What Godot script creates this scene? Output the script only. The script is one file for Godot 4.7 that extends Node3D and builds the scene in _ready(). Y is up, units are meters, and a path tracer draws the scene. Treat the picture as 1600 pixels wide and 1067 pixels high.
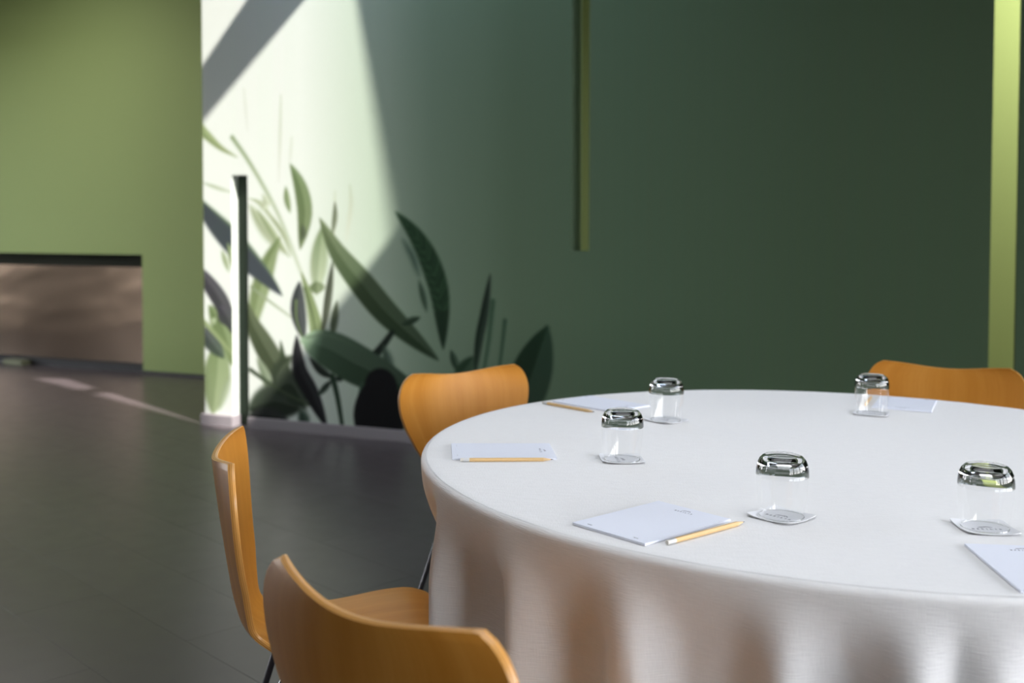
extends Node3D
# World: metres, y up, the camera looks towards -z. V(x, y, d): d metres in front of the camera.

const ROOM_H := 3.5
const CAM_H := 1.222
# the printed partition: a point on its front face, the direction along it, the way it faces
const PO := Vector3(-1.885, 0.0, -6.655)
const PT := Vector3(0.9187, 0.0, 0.3950)
const PN := Vector3(-0.3950, 0.0, 0.9187)
const PRINT_W := 4.6
const PRINT_H := 3.5
# the table top: centre, radius and the slight lean of the table
const TC := Vector3(0.708, 0.7463, -2.26)
const TR := 0.896
# chairs: where the shoulders of the back stand (x, distance), and the way they face in degrees
const CHAIRS := [Vector3(-0.540, 2.108, 11.5), Vector3(-0.141, 3.225, -52.0), Vector3(-0.163, 1.256, 45.5), Vector3(1.349, 3.353, -121.5)]
const LEAN := -0.01222

var names := {}
var M := {}

func _ready() -> void:
	_camera_and_light()
	_materials()
	_room()
	_partition()
	_back_wall()
	_table()
	_chairs()
	_settings()

# ------------------------------------------------------------------ camera, sky, sun, lamps
func _camera_and_light() -> void:
	var cam := Camera3D.new()
	cam.name = "camera"
	cam.projection = Camera3D.PROJECTION_FRUSTUM
	cam.near = 0.05
	cam.far = 60.0
	cam.keep_aspect = Camera3D.KEEP_HEIGHT
	cam.size = 1067.0 / 1690.0 * cam.near
	cam.frustum_offset = Vector2(0.0, -(533.5 - 415.97) / 1690.0 * cam.near)
	cam.position = Vector3(0, CAM_H, 0)
	cam.rotation_degrees = Vector3(-2.1, 0, 0.1)
	var at := CameraAttributesPhysical.new()
	at.frustum_focal_length = 38.0
	at.exposure_aperture = 3.3
	at.frustum_focus_distance = 1.95
	cam.attributes = at
	add_child(cam)
	cam.current = true
	var we := WorldEnvironment.new()
	we.name = "world_environment"
	var env := Environment.new()
	env.background_mode = Environment.BG_SKY
	var sky := Sky.new()
	var sm := ProceduralSkyMaterial.new()
	sm.sky_top_color = Color(0.44, 0.48, 0.54)
	sm.sky_horizon_color = Color(0.86, 0.85, 0.84)
	sm.ground_horizon_color = Color(0.50, 0.52, 0.46)
	sm.ground_bottom_color = Color(0.32, 0.34, 0.28)
	sm.sky_energy_multiplier = 4.1
	sm.ground_energy_multiplier = 1.0
	sky.sky_material = sm
	env.sky = sky
	env.tonemap_mode = Environment.TONE_MAPPER_LINEAR
	env.tonemap_exposure = 0.97
	env.sdfgi_enabled = true
	env.ssao_enabled = true
	env.ssil_enabled = true
	we.environment = env
	add_child(we)
	var sun := DirectionalLight3D.new()
	sun.name = "sun"
	sun.light_color = Color(1.0, 0.965, 0.94)
	sun.light_energy = 6.0
	sun.light_angular_distance = 1.3
	sun.shadow_enabled = true
	sun.sky_mode = DirectionalLight3D.SKY_MODE_LIGHT_ONLY
	add_child(sun)
	# sunlight travels to the left and away from the camera, 49 degrees down
	sun.look_at_from_position(Vector3.ZERO, Vector3(-0.648, -1.15, -0.761), Vector3.UP)
	# luminous ceiling panels above the table, before the green wall and behind the partition
	_ceiling_light(V(0.45, ROOM_H, 1.75), Vector2(2.4, 2.2), 2.9, Color(0.97, 0.98, 1.0), 0.0, "large square luminous ceiling panel above the round table")
	_ceiling_light(V(-4.6, ROOM_H, 7.4), Vector2(2.6, 0.6), 7.0, Color(1.0, 0.98, 0.95), 23.3, "long luminous ceiling panel in front of the green wall on the left")
	_ceiling_light(V(3.15, ROOM_H, 5.15), Vector2(1.2, 0.4), 19.0, Color(1.0, 0.96, 0.88), 23.3, "narrow luminous ceiling panel behind the printed partition")

func _ceiling_light(p: Vector3, s: Vector2, energy: float, col: Color, turn: float, label: String) -> void:
	var root := Node3D.new()
	root.name = numbered("ceiling_light")
	add_child(root, true)
	root.position = p
	root.rotation_degrees.y = turn
	tag(root, label, "lamp")
	var m := StandardMaterial3D.new()
	m.albedo_color = Color(0.9, 0.9, 0.9)
	m.emission_enabled = true
	m.emission = col
	m.emission_energy_multiplier = 1.5
	var fr := StandardMaterial3D.new()
	fr.albedo_color = Color(0.75, 0.75, 0.75)
	var st := SurfaceTool.new()
	st.begin(Mesh.PRIMITIVE_TRIANGLES)
	box(st, Vector3(0, -0.012, 0), Vector3(s.x, 0.01, s.y))
	put(root, "diffuser", st, m)
	st = SurfaceTool.new()
	st.begin(Mesh.PRIMITIVE_TRIANGLES)
	for k in [-1, 1]:
		box(st, Vector3(k * (s.x / 2 + 0.015), -0.012, 0), Vector3(0.03, 0.02, s.y + 0.06))
		box(st, Vector3(0, -0.012, k * (s.y / 2 + 0.015)), Vector3(s.x, 0.02, 0.03))
	put(root, "frame", st, fr)
	var l := AreaLight3D.new()
	l.name = "panel_light"
	l.area_size = s
	l.light_color = col
	l.light_energy = energy
	l.area_range = 20.0
	l.shadow_enabled = true
	root.add_child(l)
	l.position = Vector3(0, -0.022, 0)
	l.rotation_degrees.x = -90

# ------------------------------------------------------------------ helpers
func V(x: float, y: float, d: float) -> Vector3:
	return Vector3(x, y, -d)

func numbered(n: String) -> String:
	var k: int = names.get(n, 0)
	names[n] = k + 1
	return n if k == 0 else "%s_%03d" % [n, k]

func tag(o: Node, label: String, category := "", group := "", kind := "") -> void:
	if label != "":
		o.set_meta("label", label)
	if category != "":
		o.set_meta("category", category)
	if group != "":
		o.set_meta("group", group)
	if kind != "":
		o.set_meta("kind", kind)

func thing(called: String, label: String, category: String, group := "") -> Node3D:
	var o := Node3D.new()
	o.name = numbered(called)
	add_child(o, true)
	tag(o, label, category, group)
	return o

func begin() -> SurfaceTool:
	var st := SurfaceTool.new()
	st.begin(Mesh.PRIMITIVE_TRIANGLES)
	return st

# commit a SurfaceTool as one named mesh under a parent; normals are made when none were given
func put(parent: Node, called: String, st: SurfaceTool, m: Material, normals := true) -> MeshInstance3D:
	st.index()
	if normals:
		st.generate_normals()
	return put_mesh(parent, called, st.commit(), m)

func put_mesh(parent: Node, called: String, mesh: Mesh, m: Material) -> MeshInstance3D:
	var o := MeshInstance3D.new()
	o.name = numbered(called) if parent == self else called
	o.mesh = mesh
	if m:
		o.material_override = m
	parent.add_child(o, true)
	return o

func structure(called: String, st: SurfaceTool, m: Material, label := "") -> MeshInstance3D:
	var o := put(self, called, st, m)
	o.name = called
	tag(o, label, "", "", "structure")
	return o

func tri(st: SurfaceTool, a: Vector3, b: Vector3, c: Vector3, ua := Vector2.ZERO, ub := Vector2.ZERO, uc := Vector2.ZERO) -> void:
	st.set_uv(ua); st.add_vertex(a)
	st.set_uv(ub); st.add_vertex(b)
	st.set_uv(uc); st.add_vertex(c)

# a flat quad that faces n, whatever the order of its corners
func quad(st: SurfaceTool, a: Vector3, b: Vector3, c: Vector3, d: Vector3, n: Vector3, ua := Vector2(0, 0), ub := Vector2(1, 0), uc := Vector2(1, 1), ud := Vector2(0, 1)) -> void:
	st.set_smooth_group(-1)
	if (c - a).cross(b - a).dot(n) > 0.0:
		tri(st, a, b, c, ua, ub, uc); tri(st, a, c, d, ua, uc, ud)
	else:
		tri(st, a, c, b, ua, uc, ub); tri(st, a, d, c, ua, ud, uc)

# a box with its own axes
func obox(st: SurfaceTool, c: Vector3, ax: Vector3, ay: Vector3, az: Vector3) -> void:
	for s in [-1.0, 1.0]:
		quad(st, c + ax * s - ay - az, c + ax * s + ay - az, c + ax * s + ay + az, c + ax * s - ay + az, ax * s)
		quad(st, c + ay * s - ax - az, c + ay * s + ax - az, c + ay * s + ax + az, c + ay * s - ax + az, ay * s)
		quad(st, c + az * s - ax - ay, c + az * s + ax - ay, c + az * s + ax + ay, c + az * s - ax + ay, az * s)

func box(st: SurfaceTool, c: Vector3, s: Vector3) -> void:
	obox(st, c, Vector3(s.x / 2, 0, 0), Vector3(0, s.y / 2, 0), Vector3(0, 0, s.z / 2))

# a box whose top edges are chamfered by e
func chamfered(st: SurfaceTool, c: Vector3, hx: Vector3, hz: Vector3, h: float, e: float) -> void:
	var ix := hx - hx.normalized() * e
	var iz := hz - hz.normalized() * e
	var up := Vector3.UP
	var t := c + up * h
	quad(st, t - ix - iz, t + ix - iz, t + ix + iz, t - ix + iz, up)
	for s in [-1.0, 1.0]:
		var lo: float = h - e
		quad(st, c + hx * s - hz, c + hx * s + hz, c + hx * s + hz + up * lo, c + hx * s - hz + up * lo, hx * s)
		quad(st, c + hz * s - hx, c + hz * s + hx, c + hz * s + hx + up * lo, c + hz * s - hx + up * lo, hz * s)
		quad(st, c + hx * s - hz + up * lo, c + hx * s + hz + up * lo, t + ix * s + iz, t + ix * s - iz, hx * s + up * e)
		quad(st, c + hz * s - hx + up * lo, c + hz * s + hx + up * lo, t + iz * s + ix, t + iz * s - ix, hz * s + up * e)

# a smooth sheet through rows of points; turned so that it faces "out" at its first corner
func sheet(st: SurfaceTool, rows: Array, out: Vector3, uv := []) -> void:
	st.set_smooth_group(0)
	var nr := rows.size()
	var nc: int = rows[0].size()
	var i0 := nr / 2
	var j0 := nc / 3
	var a0: Vector3 = rows[i0][j0]
	var flip: bool = (rows[i0][j0 + 1] - a0).cross(rows[i0 - 1][j0] - a0).dot(out) < 0.0
	for i in nr - 1:
		for j in nc - 1:
			var q := [Vector2i(i, j), Vector2i(i, j + 1), Vector2i(i + 1, j + 1), Vector2i(i + 1, j)]
			for k in ([0, 1, 2, 0, 2, 3] if not flip else [0, 2, 1, 0, 3, 2]):
				var w: Vector2i = q[k]
				st.set_uv(uv[w.x][w.y] if uv.size() else Vector2(float(w.y) / (nc - 1), float(w.x) / (nr - 1)))
				st.add_vertex(rows[w.x][w.y])

# a profile (radius, height) turned round the y axis
func lathe(st: SurfaceTool, prof: PackedVector2Array, seg: int, at := Vector3.ZERO) -> void:
	st.set_smooth_group(0)
	for i in prof.size() - 1:
		var p := prof[i]
		var q := prof[i + 1]
		for k in seg:
			var a := TAU * k / seg
			var b := TAU * ((k + 1) % seg) / seg
			var A := at + Vector3(p.x * cos(a), p.y, p.x * sin(a))
			var B := at + Vector3(p.x * cos(b), p.y, p.x * sin(b))
			var C := at + Vector3(q.x * cos(b), q.y, q.x * sin(b))
			var D := at + Vector3(q.x * cos(a), q.y, q.x * sin(a))
			var uv := Vector2(float(k) / seg, float(i) / prof.size())
			if q.x > 1e-6: tri(st, A, C, D, uv, uv, uv)
			if p.x > 1e-6: tri(st, A, B, C, uv, uv, uv)

# a round bar along a path, with closed ends
func tube(st: SurfaceTool, path: PackedVector3Array, r: float, seg := 14) -> void:
	st.set_smooth_group(0)
	var side := Vector3.ZERO
	var rings := []
	for i in path.size():
		var d := (path[mini(i + 1, path.size() - 1)] - path[maxi(i - 1, 0)]).normalized()
		if i == 0:
			side = d.cross(Vector3(0.31, 0.2, 0.93)).normalized()
		side = (side - d * side.dot(d)).normalized()
		var up := d.cross(side)
		var ring := []
		for k in seg + 1:
			var a := TAU * (k % seg) / seg
			ring.append(path[i] + (side * cos(a) + up * sin(a)) * r)
		rings.append(ring)
	var mid: Vector3 = (path[path.size() / 2])
	sheet(st, rings, rings[rings.size() / 2][seg / 3] - mid)
	for e in [0, path.size() - 1]:
		var n: Vector3 = (path[0] - path[1]) if e == 0 else (path[e] - path[e - 1])
		st.set_smooth_group(-1)
		for k in seg:
			var a: Vector3 = rings[e][k]
			var b: Vector3 = rings[e][k + 1]
			if (b - path[e]).cross(a - path[e]).dot(n) > 0.0:
				tri(st, path[e], a, b)
			else:
				tri(st, path[e], b, a)

func rounded_path(pts: Array, r: float, n := 6) -> PackedVector3Array:
	var out := PackedVector3Array([pts[0]])
	for i in range(1, pts.size() - 1):
		var p: Vector3 = pts[i]
		var a: Vector3 = p + (pts[i - 1] - p).normalized() * r
		var b: Vector3 = p + (pts[i + 1] - p).normalized() * r
		for k in n + 1:
			var t := float(k) / n
			out.append(a.lerp(p, t).lerp(p.lerp(b, t), t))
	out.append(pts[-1])
	return out

func mat(c: Color, rough: float, metal := 0.0, spec := 0.5) -> StandardMaterial3D:
	var m := StandardMaterial3D.new()
	m.albedo_color = c
	m.roughness = rough
	m.metallic = metal
	m.metallic_specular = spec
	return m

func lin(r: float, g: float, b: float) -> Color:
	return Color(r, g, b).linear_to_srgb()

# seamless noise stretched to the wanted grain, between -1 and 1
func noise_image(w: int, h: int, fx: float, fy: float, octaves: int, seed_: int) -> PackedFloat32Array:
	var n := FastNoiseLite.new()
	n.seed = seed_
	n.noise_type = FastNoiseLite.TYPE_SIMPLEX_SMOOTH
	var f := maxf(fx, fy)
	n.frequency = f
	n.fractal_octaves = octaves
	var im := n.get_seamless_image(maxi(8, int(w * fx / f)), maxi(8, int(h * fy / f)))
	im.convert(Image.FORMAT_L8)
	im.resize(w, h, Image.INTERPOLATE_CUBIC)
	var bytes := im.get_data()
	var a := PackedFloat32Array()
	a.resize(w * h)
	for i in w * h:
		a[i] = bytes[i] / 127.5 - 1.0
	return a

# ------------------------------------------------------------------ materials
func _materials() -> void:
	M.print_edge = mat(lin(0.62, 0.68, 0.60), 0.8)
	M.wall_green = mat(lin(0.225, 0.295, 0.108), 0.75)
	M.wall_far = mat(lin(0.60, 0.60, 0.56), 0.85)
	M.wall_dark = mat(lin(0.16, 0.17, 0.14), 0.85)
	M.ceiling = mat(lin(0.42, 0.42, 0.41), 0.9)
	M.dark_trim = mat(lin(0.02, 0.02, 0.02), 0.6)
	M.base = mat(lin(0.20, 0.185, 0.195), 0.5)
	M.recess = mat(lin(0.02, 0.025, 0.015), 0.8)
	M.slot_back = mat(lin(0.03, 0.05, 0.032), 0.8)
	M.foot = mat(lin(0.15, 0.16, 0.10), 0.7)
	M.joint = mat(lin(0.06, 0.055, 0.055), 0.9)
	M.chrome = mat(lin(0.30, 0.30, 0.31), 0.16, 1.0)
	M.rubber = mat(lin(0.03, 0.03, 0.03), 0.7)
	M.mount = mat(lin(0.04, 0.04, 0.04), 0.5)
	# floor tiles: dark warm grey with a soft sheen
	var tn := noise_image(256, 256, 0.03, 0.03, 4, 5)
	var im := Image.create_empty(256, 256, false, Image.FORMAT_RGB8)
	for y in 256:
		for x in 256:
			var v := 0.93 + 0.07 * tn[y * 256 + x]
			im.set_pixel(x, y, Color(v, v, v))
	var rough := ImageTexture.create_from_image(im)
	M.tiles = []
	for k in 3:
		var m := mat(lin(0.066, 0.055, 0.059) * [0.98, 1.0, 1.02][k], 0.62, 0.0, 0.5)
		m.uv1_triplanar = true
		m.uv1_world_triplanar = true
		m.uv1_scale = Vector3(0.9, 0.9, 0.9)
		m.roughness_texture = rough
		m.roughness = 0.33
		M.tiles.append(m)
	# chair veneer: grain that runs from the top of the back to the front of the seat
	M.wood = _veneer(11, lin(0.46, 0.188, 0.025), lin(0.565, 0.258, 0.050))
	M.ply = _ply()
	# linen
	M.cloth = _linen()
	# glass, paper, pencils
	var g := StandardMaterial3D.new()
	g.albedo_color = Color(1, 1, 1, 0.0)
	g.roughness = 0.0
	g.metallic_specular = 0.5
	g.refraction_enabled = true
	g.refraction_scale = 0.05
	g.transparency = BaseMaterial3D.TRANSPARENCY_ALPHA
	M.glass = g
	var p := StandardMaterial3D.new()
	p.albedo_color = Color(0.95, 0.97, 0.96, 0.03)
	p.roughness = 0.0
	p.transparency = BaseMaterial3D.TRANSPARENCY_ALPHA
	M.pane = p
	M.paper = mat(lin(0.78, 0.81, 0.90), 0.75)
	M.coaster_edge = mat(lin(0.66, 0.66, 0.68), 0.8)
	M.staple = mat(lin(0.35, 0.35, 0.36), 0.35, 1.0)
	M.pencil = _veneer(23, lin(0.60, 0.40, 0.18), lin(0.70, 0.49, 0.25))
	M.pencil_tip = mat(lin(0.68, 0.47, 0.25), 0.7)
	M.ferrule = mat(lin(0.62, 0.63, 0.63), 0.35, 0.3)
	M.eraser = mat(lin(0.66, 0.64, 0.58), 0.8)
	M.lead = mat(lin(0.03, 0.03, 0.035), 0.4)
	M.pad_print = _pad_print()
	M.coaster_print = _coaster_print()

func _veneer(seed_: int, dark: Color, light: Color) -> StandardMaterial3D:
	var w := 512
	var h := 512
	var broad := noise_image(w, 8, 0.014, 0.014, 2, seed_)
	var fine := noise_image(w, h, 0.22, 0.006, 3, seed_ + 1)
	var fleck := noise_image(w, h, 0.5, 0.035, 2, seed_ + 2)
	var wave := noise_image(w, h, 0.012, 0.004, 2, seed_ + 3)
	var im := Image.create_empty(w, h, false, Image.FORMAT_RGB8)
	for y in h:
		for x in w:
			var i := y * w + x
			var xb := clampi(x + int(14.0 * wave[i]), 0, w - 1)
			var t := 0.5 + 0.42 * broad[xb] + 0.20 * fine[i]
			if fleck[i] > 0.42:
				t -= 0.16
			im.set_pixel(x, y, dark.lerp(light, clampf(t, 0.0, 1.0)))
	var m := StandardMaterial3D.new()
	m.albedo_texture = ImageTexture.create_from_image(im)
	m.roughness = 0.34
	m.metallic_specular = 0.28
	return m

func _ply() -> StandardMaterial3D:
	var im := Image.create_empty(64, 32, false, Image.FORMAT_RGB8)
	for y in 32:
		var band := y * 7 / 32
		var c := lin(0.66, 0.34, 0.09) if band % 2 == 0 else lin(0.50, 0.235, 0.055)
		for x in 64:
			im.set_pixel(x, y, c)
	var m := StandardMaterial3D.new()
	m.albedo_texture = ImageTexture.create_from_image(im)
	m.roughness = 0.32
	return m

func _linen() -> StandardMaterial3D:
	var w := 512
	var a := noise_image(w, w, 0.03, 0.45, 2, 41)
	var b := noise_image(w, w, 0.5, 0.04, 1, 42)
	var c := noise_image(w, w, 0.012, 0.03, 3, 43)
	var im := Image.create_empty(w, w, false, Image.FORMAT_L8)
	var col := Image.create_empty(w, w, false, Image.FORMAT_RGB8)
	for y in w:
		for x in w:
			var i := y * w + x
			var v := 0.5 + 0.32 * a[i] + 0.14 * b[i] + 0.2 * c[i]
			im.set_pixel(x, y, Color(v, v, v))
			var k := 0.80 + 0.028 * a[i] + 0.012 * b[i]
			col.set_pixel(x, y, lin(k, k * 0.998, k * 0.992))
	var m := StandardMaterial3D.new()
	m.albedo_texture = ImageTexture.create_from_image(col)
	m.heightmap_enabled = true
	m.heightmap_texture = ImageTexture.create_from_image(im)
	m.heightmap_scale = 0.06
	m.roughness = 0.9
	m.metallic_specular = 0.25
	m.rim_enabled = true
	m.rim = 0.15
	return m

# the small printed mark of the pads and coasters: a two-stroke emblem over a row of seven letters
func _mark(im: Image, c: Vector2, s: float, ink: Color) -> void:
	var seg := []
	# emblem: a rounded left wing and a longer right wing
	var last := Vector2(-1.9, 0.55)
	for k in range(1, 9):
		var t := k / 8.0
		var p := Vector2(-1.9, 0.55).lerp(Vector2(-0.9, -0.75), t).lerp(Vector2(-0.9, -0.75).lerp(Vector2(0.1, 0.1), t), t)
		seg.append([last, p]); last = p
	last = Vector2(0.0, -0.2)
	for k in range(1, 9):
		var t := k / 8.0
		var p := Vector2(0.0, -0.2).lerp(Vector2(0.9, -1.25), t).lerp(Vector2(0.9, -1.25).lerp(Vector2(1.9, 0.3), t), t)
		seg.append([last, p]); last = p
	seg.append([Vector2(-1.2, 0.45), Vector2(-0.3, -0.05)])
	seg.append([Vector2(0.6, -0.1), Vector2(1.2, 0.35)])
	# seven widely spaced capitals, each of a few strokes
	var glyphs := ["ba", "A", "S", "I", "L", "I", "S"]
	var strokes := {
		"ba": [0, 0, 0, 2, 0, 0, 1, 0.5, 1, 0.5, 0, 1, 0, 1, 1, 1.5, 1, 1.5, 0, 2], "A": [0, 2, 0.5, 0, 0.5, 0, 1, 2, 0.2, 1.3, 0.8, 1.3],
		"S": [1, 0.2, 0.2, 0.2, 0.2, 0.2, 0.1, 0.9, 0.1, 0.9, 0.9, 1.1, 0.9, 1.1, 0.8, 1.9, 0.8, 1.9, 0, 1.9], "I": [0.5, 0, 0.5, 2], "L": [0, 0, 0, 2, 0, 2, 1, 2],
	}
	for k in 7:
		var o := Vector2(-4.0 + 1.25 * k, 1.5)
		var a: Array = strokes[glyphs[k]]
		for j in range(0, a.size(), 4):
			seg.append([o + Vector2(a[j], a[j + 1]) * 0.42, o + Vector2(a[j + 2], a[j + 3]) * 0.42])
	for g in seg:
		var p: Vector2 = c + g[0] * s
		var q: Vector2 = c + g[1] * s
		var r := maxf(0.9, s * 0.13)
		for y in range(int(minf(p.y, q.y) - r - 2), int(maxf(p.y, q.y) + r + 3)):
			for x in range(int(minf(p.x, q.x) - r - 2), int(maxf(p.x, q.x) + r + 3)):
				if x < 0 or y < 0 or x >= im.get_width() or y >= im.get_height():
					continue
				var w := Vector2(x, y)
				var d := w.distance_to(Geometry2D.get_closest_point_to_segment(w, p, q))
				var al := clampf(r + 0.7 - d, 0.0, 1.0) * 0.8
				if al > 0.0:
					im.set_pixel(x, y, im.get_pixel(x, y).lerp(ink, al))

func _pad_print() -> StandardMaterial3D:
	var im := Image.create_empty(592, 840, false, Image.FORMAT_RGB8)
	im.fill(lin(0.78, 0.81, 0.90))
	_mark(im, Vector2(296, 72), 17.0, lin(0.10, 0.10, 0.14))
	for x in range(190, 400, 4):
		im.fill_rect(Rect2i(x, 806, 2, 2), lin(0.62, 0.64, 0.72))
	var m := StandardMaterial3D.new()
	m.albedo_texture = ImageTexture.create_from_image(im)
	m.roughness = 0.75
	return m

func _coaster_print() -> StandardMaterial3D:
	var im := Image.create_empty(332, 332, false, Image.FORMAT_RGB8)
	im.fill(lin(0.85, 0.86, 0.88))
	_mark(im, Vector2(166, 158), 22.0, lin(0.10, 0.10, 0.13))
	var m := StandardMaterial3D.new()
	m.albedo_texture = ImageTexture.create_from_image(im)
	m.roughness = 0.75
	return m

# ------------------------------------------------------------------ the room
func PW(u: float, h: float, depth := 0.0) -> Vector3:
	return PO + PT * u + Vector3(0, h, 0) - PN * depth

func _room() -> void:
	# floor: a screed slab with long narrow tiles laid at 45 degrees on it
	var st := begin()
	box(st, V(-1.5, -0.062, 3.5), Vector3(15.0, 0.10, 17.0))
	var floor_ := structure("floor", st, M.joint, "dark grey tiled floor of long narrow tiles laid diagonally")
	var a := Vector3(0.6990, 0, 0.7151)      # along the tiles
	var b := Vector3(0.7151, 0, -0.6990)     # across them
	var wid := 0.285
	var len := 1.14
	var start := V(-1.561, 0, 3.353)
	var meshes := []
	var one := begin()
	chamfered(one, Vector3(0, -0.012, 0), a * (len / 2 - 0.0006), b * (wid / 2 - 0.0006), 0.012, 0.0002)
	one.index()
	one.generate_normals()
	var tile_mesh := one.commit()
	var rest := begin()
	var rng := RandomNumberGenerator.new()
	rng.seed = 7
	for i in range(-40, 40):
		for j in range(-12, 12):
			var c: Vector3 = start + b * (i + 0.5) * wid + a * ((j + 0.5) * len + (0.5 * len if i % 2 else 0.0))
			var d := -c.z
			if c.x < -8.2 or c.x > 5.2 or d < -4.2 or d > 11.2:
				continue
			var pick := rng.randi() % 3
			if c.x > -5.2 and c.x < 0.7 and d > 1.9 and d < 9.9:
				var o := put_mesh(floor_, "tile", tile_mesh, M.tiles[pick])
				o.position = c
			else:
				chamfered(rest, c + Vector3(0, -0.012, 0), a * (len / 2 - 0.0006), b * (wid / 2 - 0.0006), 0.012, 0.0002)
	var r := put(floor_, "tiles_beyond", rest, M.tiles[1])
	tag(r, "", "", "", "stuff")
	# ceiling with the long skylight that lets the sun onto the printed partition
	var sl := PackedVector2Array([Vector2(0.276, -4.128), Vector2(0.649, -4.583), Vector2(-0.981, -6.224), Vector2(-1.876, -6.337)])
	var csg := CSGCombiner3D.new()
	csg.name = "ceiling"
	tag(csg, "", "", "", "structure")
	add_child(csg)
	var slab := CSGBox3D.new()
	slab.name = "slab"
	slab.size = Vector3(15.0, 0.024, 17.0)
	slab.position = V(-1.5, ROOM_H + 0.012, 3.5)
	slab.material = M.ceiling
	csg.add_child(slab)
	var hole := CSGPolygon3D.new()
	hole.name = "skylight_opening"
	hole.polygon = sl
	hole.depth = 0.4
	hole.operation = CSGShape3D.OPERATION_SUBTRACTION
	hole.material = M.ceiling
	csg.add_child(hole)
	hole.rotation_degrees.x = 90
	hole.position.y = ROOM_H - 0.2
	# the rafter across the skylight
	st = begin()
	var q := [V(-1.206, 0, 5.46), V(-0.22, 0, 5.967), V(-0.63, 0, 6.388), V(-1.345, 0, 5.562)]
	var lo := Vector3(0, ROOM_H - 0.005, 0)
	var hi := Vector3(0, ROOM_H + 0.03, 0)
	quad(st, q[0] + lo, q[1] + lo, q[2] + lo, q[3] + lo, Vector3.DOWN)
	quad(st, q[0] + hi, q[1] + hi, q[2] + hi, q[3] + hi, Vector3.UP)
	var mid: Vector3 = (q[0] + q[1] + q[2] + q[3]) / 4.0
	for k in 4:
		var p: Vector3 = q[k]
		var s: Vector3 = q[(k + 1) % 4]
		quad(st, p + lo, s + lo, s + hi, p + hi, (p + s) / 2.0 - mid)
	structure("trim_1", st, M.wall_far, "rafter crossing the skylight in the ceiling")
	# walls: left, right and behind the camera, each with tall windows
	_window_wall("wall_left", V(-8.0, 0, 11.6), V(-8.0, 0, -4.5), [[2.2, 3.4], [4.6, 6.0], [9.7, 10.2]], 0.3, 2.9)
	_window_wall("wall_right", V(5.0, 0, -4.5), V(5.0, 0, 11.6), [[0.4, 2.2], [2.5, 4.3], [4.6, 7.2]], 0.2, 3.3)
	_window_wall("wall_near", V(-8.0, 0, -4.5), V(5.0, 0, -4.5), [[10.4, 12.7]], 0.2, 3.3)

# a wall from a to b (the room on its left seen from above), with openings given as spans along it
func _window_wall(called: String, a: Vector3, b: Vector3, spans: Array, sill: float, head: float) -> void:
	var d := (b - a).normalized()
	var len := a.distance_to(b)
	var n := Vector3(-d.z, 0, d.x) * -1.0
	if n.dot(V(-1.5, 0, 3.5) - a) < 0.0:
		n = -n
	var st := begin()
	var at := 0.0
	var th := 0.10
	for s in spans:
		_wall_piece(st, a, d, n, at, s[0], 0.0, ROOM_H, th)
		_wall_piece(st, a, d, n, s[0], s[1], 0.0, sill, th)
		_wall_piece(st, a, d, n, s[0], s[1], head, ROOM_H, th)
		at = s[1]
	_wall_piece(st, a, d, n, at, len, 0.0, ROOM_H, th)
	structure(called, st, M.wall_far if called == "wall_right" else M.wall_dark)
	for s in spans:
		var k: int = names.get("window", 0) + 1
		names["window"] = k
		st = begin()
		var w := 0.025
		for x in [s[0] + w, (s[0] + s[1]) / 2.0, s[1] - w]:
			_wall_piece(st, a - n * 0.04, d, n, x - w, x + w, sill, head, 0.04)
		_wall_piece(st, a - n * 0.04, d, n, s[0], s[1], sill, sill + 2 * w, 0.04)
		_wall_piece(st, a - n * 0.04, d, n, s[0], s[1], head - 2 * w, head, 0.04)
		structure("window_%d" % k, st, M.dark_trim)

func _wall_piece(st: SurfaceTool, a: Vector3, d: Vector3, n: Vector3, x0: float, x1: float, y0: float, y1: float, th: float) -> void:
	if x1 - x0 < 1e-4 or y1 - y0 < 1e-4:
		return
	obox(st, a + d * (x0 + x1) / 2.0 + Vector3(0, (y0 + y1) / 2.0, 0) - n * th / 2.0, d * (x1 - x0) / 2.0, Vector3(0, (y1 - y0) / 2.0, 0), n * th / 2.0)

# ------------------------------------------------------------------ the partition with its printed plants
func _partition() -> void:
	var st := begin()
	var th := 0.15
	# pieces: from, to, bottom, top; three upright slots stay open between them
	for p in [[-0.015, 0.198, 0.0, ROOM_H], [0.198, 0.316, 1.53, ROOM_H], [0.316, 2.394, 0.0, ROOM_H], [2.394, 2.490, 0.0, 1.093], [2.490, 4.416, 0.0, ROOM_H], [4.525, 7.46, 0.0, ROOM_H]]:
		_print_box(st, p[0], p[1], p[2], p[3], th)
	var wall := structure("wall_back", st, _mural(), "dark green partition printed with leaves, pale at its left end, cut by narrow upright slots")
	st = begin()
	obox(st, PW(0.257, 0.765, 0.075), PT * 0.0588, Vector3(0, 0.7645, 0), PN * 0.012)
	structure("trim_3", st, M.slot_back, "dark panel closing the low slot in the partition from behind")
	# baseboards
	var e := 0.066
	for p in [[-0.015, 0.198, 0.030], [0.316, 4.416, 0.014], [4.525, 7.46, 0.014]]:
		st = begin()
		var c: Vector3 = (PW(p[0], 0) + PW(p[1], 0)) / 2.0 + PN * p[2] / 2.0
		var far: float = 0.012 if p[0] < 0.0 else 0.0
		chamfered(st, c, PT * ((p[1] - p[0]) / 2.0 + far), PN * p[2] / 2.0, e, 0.004)
		if p[0] < 0.0:   # it turns the corner into the slot
			chamfered(st, PW(p[1] + 0.006, 0, th / 2.0), PT * 0.006, PN * th / 2.0, e, 0.004)
		var n: int = names.get("baseboard", 0)
		names["baseboard"] = n + 1
		structure(["baseboard_left", "baseboard_back", "baseboard_right"][n], st, M.base)

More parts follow.
